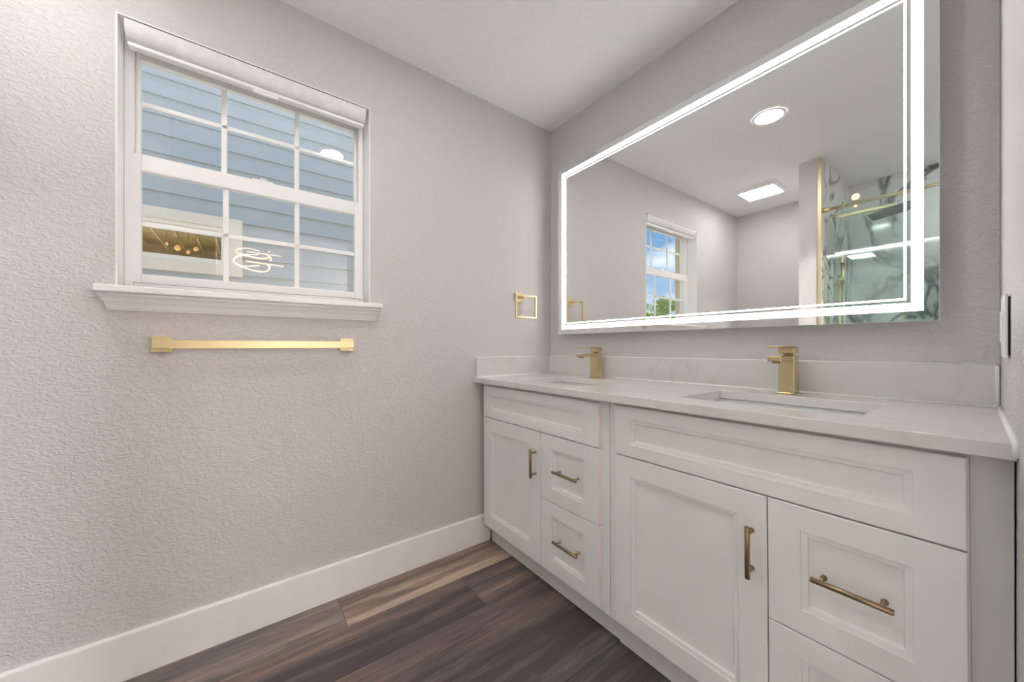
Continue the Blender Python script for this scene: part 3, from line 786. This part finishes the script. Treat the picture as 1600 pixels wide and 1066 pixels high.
# white door casing on the bathroom door opening
bm = new_bm()
box(bm, -.001, .121, DY1-.016, DY1-.0005, 0, 2.058, .001); box(bm, -.001, .121, DY0+.0005, DY0+.016, 0, 2.058, .001); box(bm, -.001, .121, DY0+.016, DY1-.016, 2.043, 2.0595, .001)
struct('trim_3', bm, M['trim'], FR)

# ================================================================== OUTSIDE
GZ = -.45
bm = new_bm(); box(bm, -60, 20, -60, 30, GZ-.1, GZ); struct('ground', bm, M['ground'])
# own eaves above the window: soffit with battens
ev = Thing('trim_4', (-.45, -1, 2.52), FI, kind='structure')
bm = new_bm(); box(bm, -.75, -.162, -4.2, 3, 2.55, 2.60)
for k in range(36): box(bm, -.75, -.162, -4.1+k*.2, -4.1+k*.2+.012, 2.535, 2.55)
ev.part('soffit', bm, M['soffit'])
bm = new_bm(); box(bm, -.78, -.75, -4.2, 3, 2.50, 2.72); ev.part('fascia', bm, M['soffit'])
bm = new_bm(); box(bm, -.78, 6, -4.3, 3, 2.72, 2.9); struct('roof', bm, M['soffit'])
bm = new_bm(); box(bm, -.16, -.10, .13, 3, GZ, 2.72); box(bm, -.16, 0, YB-.13, -4.2, GZ, 2.72); box(bm, -.2, 6, 2.9, 3, GZ, 2.72); box(bm, -.1, 6, -4.3, -4.2, GZ, 2.72); box(bm, 5.6, 5.7, -4.2, 2.9, GZ, 2.72)
box(bm, -.2, 2.0, -4.2, 2.9, GZ, GZ+.3)
struct('wall_exterior', bm, M['tan'])

# neighbouring house
nb = Thing('neighbour_house', (-2.7, -1.6, GZ), FI, 'blue-grey lap-sided house standing close outside the window', 'house')
NX, NY0, NY1 = -2.7, -4.0, 2.5
ny0, ny1, nz0, nz1 = -2.96, -1.595, 1.744, 2.294       # window casing, outer edge
bm = new_bm()
zz = 3.11-.168*22; lap = .168
for k in range(44):
    za, zb = zz+k*lap, zz+(k+1)*lap
    if zb < GZ or za > 5.2: continue
    spans = [(NY0, NY1)]
    def board(a, b_, za, zb, zc0):
        # lap siding: bottom edge proud, top tucked in; zc0 = bottom z of the whole lap
        def xo(z): return NX + .019*(1-(z-zc0)/lap)
        vs = [bm.verts.new(p) for p in ((xo(za), a, za), (xo(za), b_, za), (xo(zb), b_, zb), (xo(zb), a, zb), (NX-.02, a, za), (NX-.02, b_, za), (NX-.02, b_, zb), (NX-.02, a, zb))]
        for f_ in ((0, 1, 2, 3), (4, 7, 6, 5), (0, 4, 5, 1), (3, 2, 6, 7), (0, 3, 7, 4), (1, 5, 6, 2)): bm.faces.new([vs[i] for i in f_])
    iy0, iy1, iz0, iz1 = ny0+.05, ny1-.05, nz0+.05, nz1-.05
    if zb <= iz0 or za >= iz1: board(NY0, NY1, za, zb, za)
    else:
        board(NY0, iy0, za, zb, za); board(iy1, NY1, za, zb, za)
        if za < iz0: board(iy0, iy1, za, iz0, za)
        if zb > iz1: board(iy0, iy1, iz1, zb, za)
nb.part('siding', bm, M['siding'])
bm = new_bm()
box(bm, NX-6, NX-1.62, NY0, NY1, GZ, 5.2); box(bm, NX-1.62, NX-.02, NY0, -3.3, GZ, 5.2); box(bm, NX-1.62, NX-.02, -1.1, NY1, GZ, 5.2)
box(bm, NX-1.62, NX-.02, -3.3, -1.1, GZ, 1.2); box(bm, NX-1.62, NX-.02, -3.3, -1.1, 2.31, 5.2)
nb.part('walls', bm, M['siding'])
bm = new_bm()
box(bm, NX-.03, NX+.034, ny0-.002, ny0+.11, GZ+5, GZ+5.01) if False else None
ring_frame(bm, 'YZ', ny0, ny1, nz0, nz1, .118, NX-.03, NX+.034, .003, wt=.10, wb=.10)
cs = nb.part('window_casing', bm, M['ntrim'])
bm = new_bm()
ring_frame(bm, 'YZ', ny0+.1185, ny1-.1185, nz0+.1005, nz1-.1005, .022, NX-.03, NX+.024, .002, wb=.024, wt=.036)
ring_frame(bm, 'YZ', ny0+.141, ny1-.141, nz0+.125, nz1-.137, .020, NX-.03, NX+.010, .002, wb=.022, wt=.044)
nw = nb.part('window_frame', bm, M['nvinyl'])
bm = new_bm(); box(bm, NX-.012, NX-.008, ny0+.158, ny1-.158, nz0+.145, nz1-.178); nb.part('window_pane', bm, M['nglass'], nw)
bm = new_bm()   # room behind the pane
RX0, RX1, RY0, RY1, RZ0, RZ1 = NX-1.6, NX-.035, -3.28, -1.12, 1.3, 2.30
for a in ((RX0, RX0+.02, RY0, RY1, RZ0, RZ1), (RX0, RX1, RY0, RY0+.02, RZ0, RZ1), (RX0, RX1, RY1-.02, RY1, RZ0, RZ1), (RX0, RX1, RY0, RY1, RZ0, RZ0+.02), (RX0, RX1, RY0, RY1, RZ1-.02, RZ1)): box(bm, *a)
nb.part('inner_room', bm, M['nroom'])
bm = new_bm()
for k in range(12): box(bm, RX0+.02, RX1, -3.2+k*.17, -3.2+k*.17+.012, RZ1-.035, RZ1-.0205)
nb.part('ceiling_batten', bm, M['ntrim'])
for (ly, lz, lr) in ((-2.12, 2.06, .028), (-2.04, 2.03, .018), (-1.98, 2.07, .022), (-2.2, 2.09, .014), (-2.62, 2.05, .012)):
    bm = new_bm(); lathe(bm, [(.0005, lz-lr), (lr*.7, lz-lr*.7), (lr, lz), (lr*.6, lz+lr*.8), (.006, lz+lr)], (NX-.5, ly), 14); nb.part('lamp_bulb', bm, M['nlamp'])
    bm = new_bm(); tube(bm, [(NX-.5, ly, lz+lr), (NX-.5, ly, 2.279)], .003, 6); nb.part('lamp_cord', bm, M['bronze'])
bm = new_bm(); disc_prism(bm, (NX-.8, -2.3), .16, 1.50, 1.60, 32); nb.part('hidden_fill_disc', bm, M['nroomfill'])  # glowing disc added below the view to brighten the inner room
bm = new_bm(); box(bm, NX-6.3, NX+.35, NY0-.3, NY1+.3, 5.2, 5.4); nb.part('roof', bm, M['soffit'])

# tree seen through the window in the mirror
def leaf_tree(name, base, height, crown_r, n, label, seed):
    random.seed(seed)
    tr_ = Thing(name, base, FI, label, 'tree')
    bx, by, bz = base
    bm = new_bm(); tube(bm, [(bx, by, bz), (bx+.05, by, bz+height*.4), (bx, by+.05, bz+height*.75)], [.12, .09, .04], 10)
    for k in range(9):
        a = random.uniform(0, 6.28); z = bz+height*random.uniform(.35, .65); l_ = crown_r*random.uniform(.5, .9)
        tube(bm, [(bx, by, z), (bx+l_*.5*math.cos(a), by+l_*.5*math.sin(a), z+.25), (bx+l_*math.cos(a), by+l_*math.sin(a), z+.6)], [.04, .025, .01], 6)
    tr_.part('trunk', bm, M['bark'])
    bm = new_bm()
    clumps = []
    for k in range(34):
        a = random.uniform(0, 6.28); rr_ = crown_r*math.sqrt(random.random())
        zc = bz+height*random.uniform(.5, .93)*(1-.15*(rr_/crown_r)**2)
        clumps.append((bx+rr_*math.cos(a), by+rr_*math.sin(a), zc, random.uniform(.16, .38)))
    for k in range(n):
        c = random.choice(clumps); v_ = Vector((random.gauss(0, 1), random.gauss(0, 1), random.gauss(0, 1))).normalized()*c[3]*random.uniform(.5, 1.1)
        p = Vector(c[:3])+v_
        u = Vector((random.gauss(0, 1), random.gauss(0, 1), random.gauss(0, 1))).normalized(); w = u.orthogonal().normalized(); s_ = random.uniform(.03, .06)
        bm.faces.new([bm.verts.new(p+q) for q in (u*s_*1.6, w*s_*.6, -u*s_*1.2, -w*s_*.6)])
    tr_.part('foliage', bm, M['leaf'])
leaf_tree('leafy_tree', (-6.4, -12.0, GZ), 3.75, 1.35, 6500, 'bright green leafy tree, seen through the window in the mirror', 3)
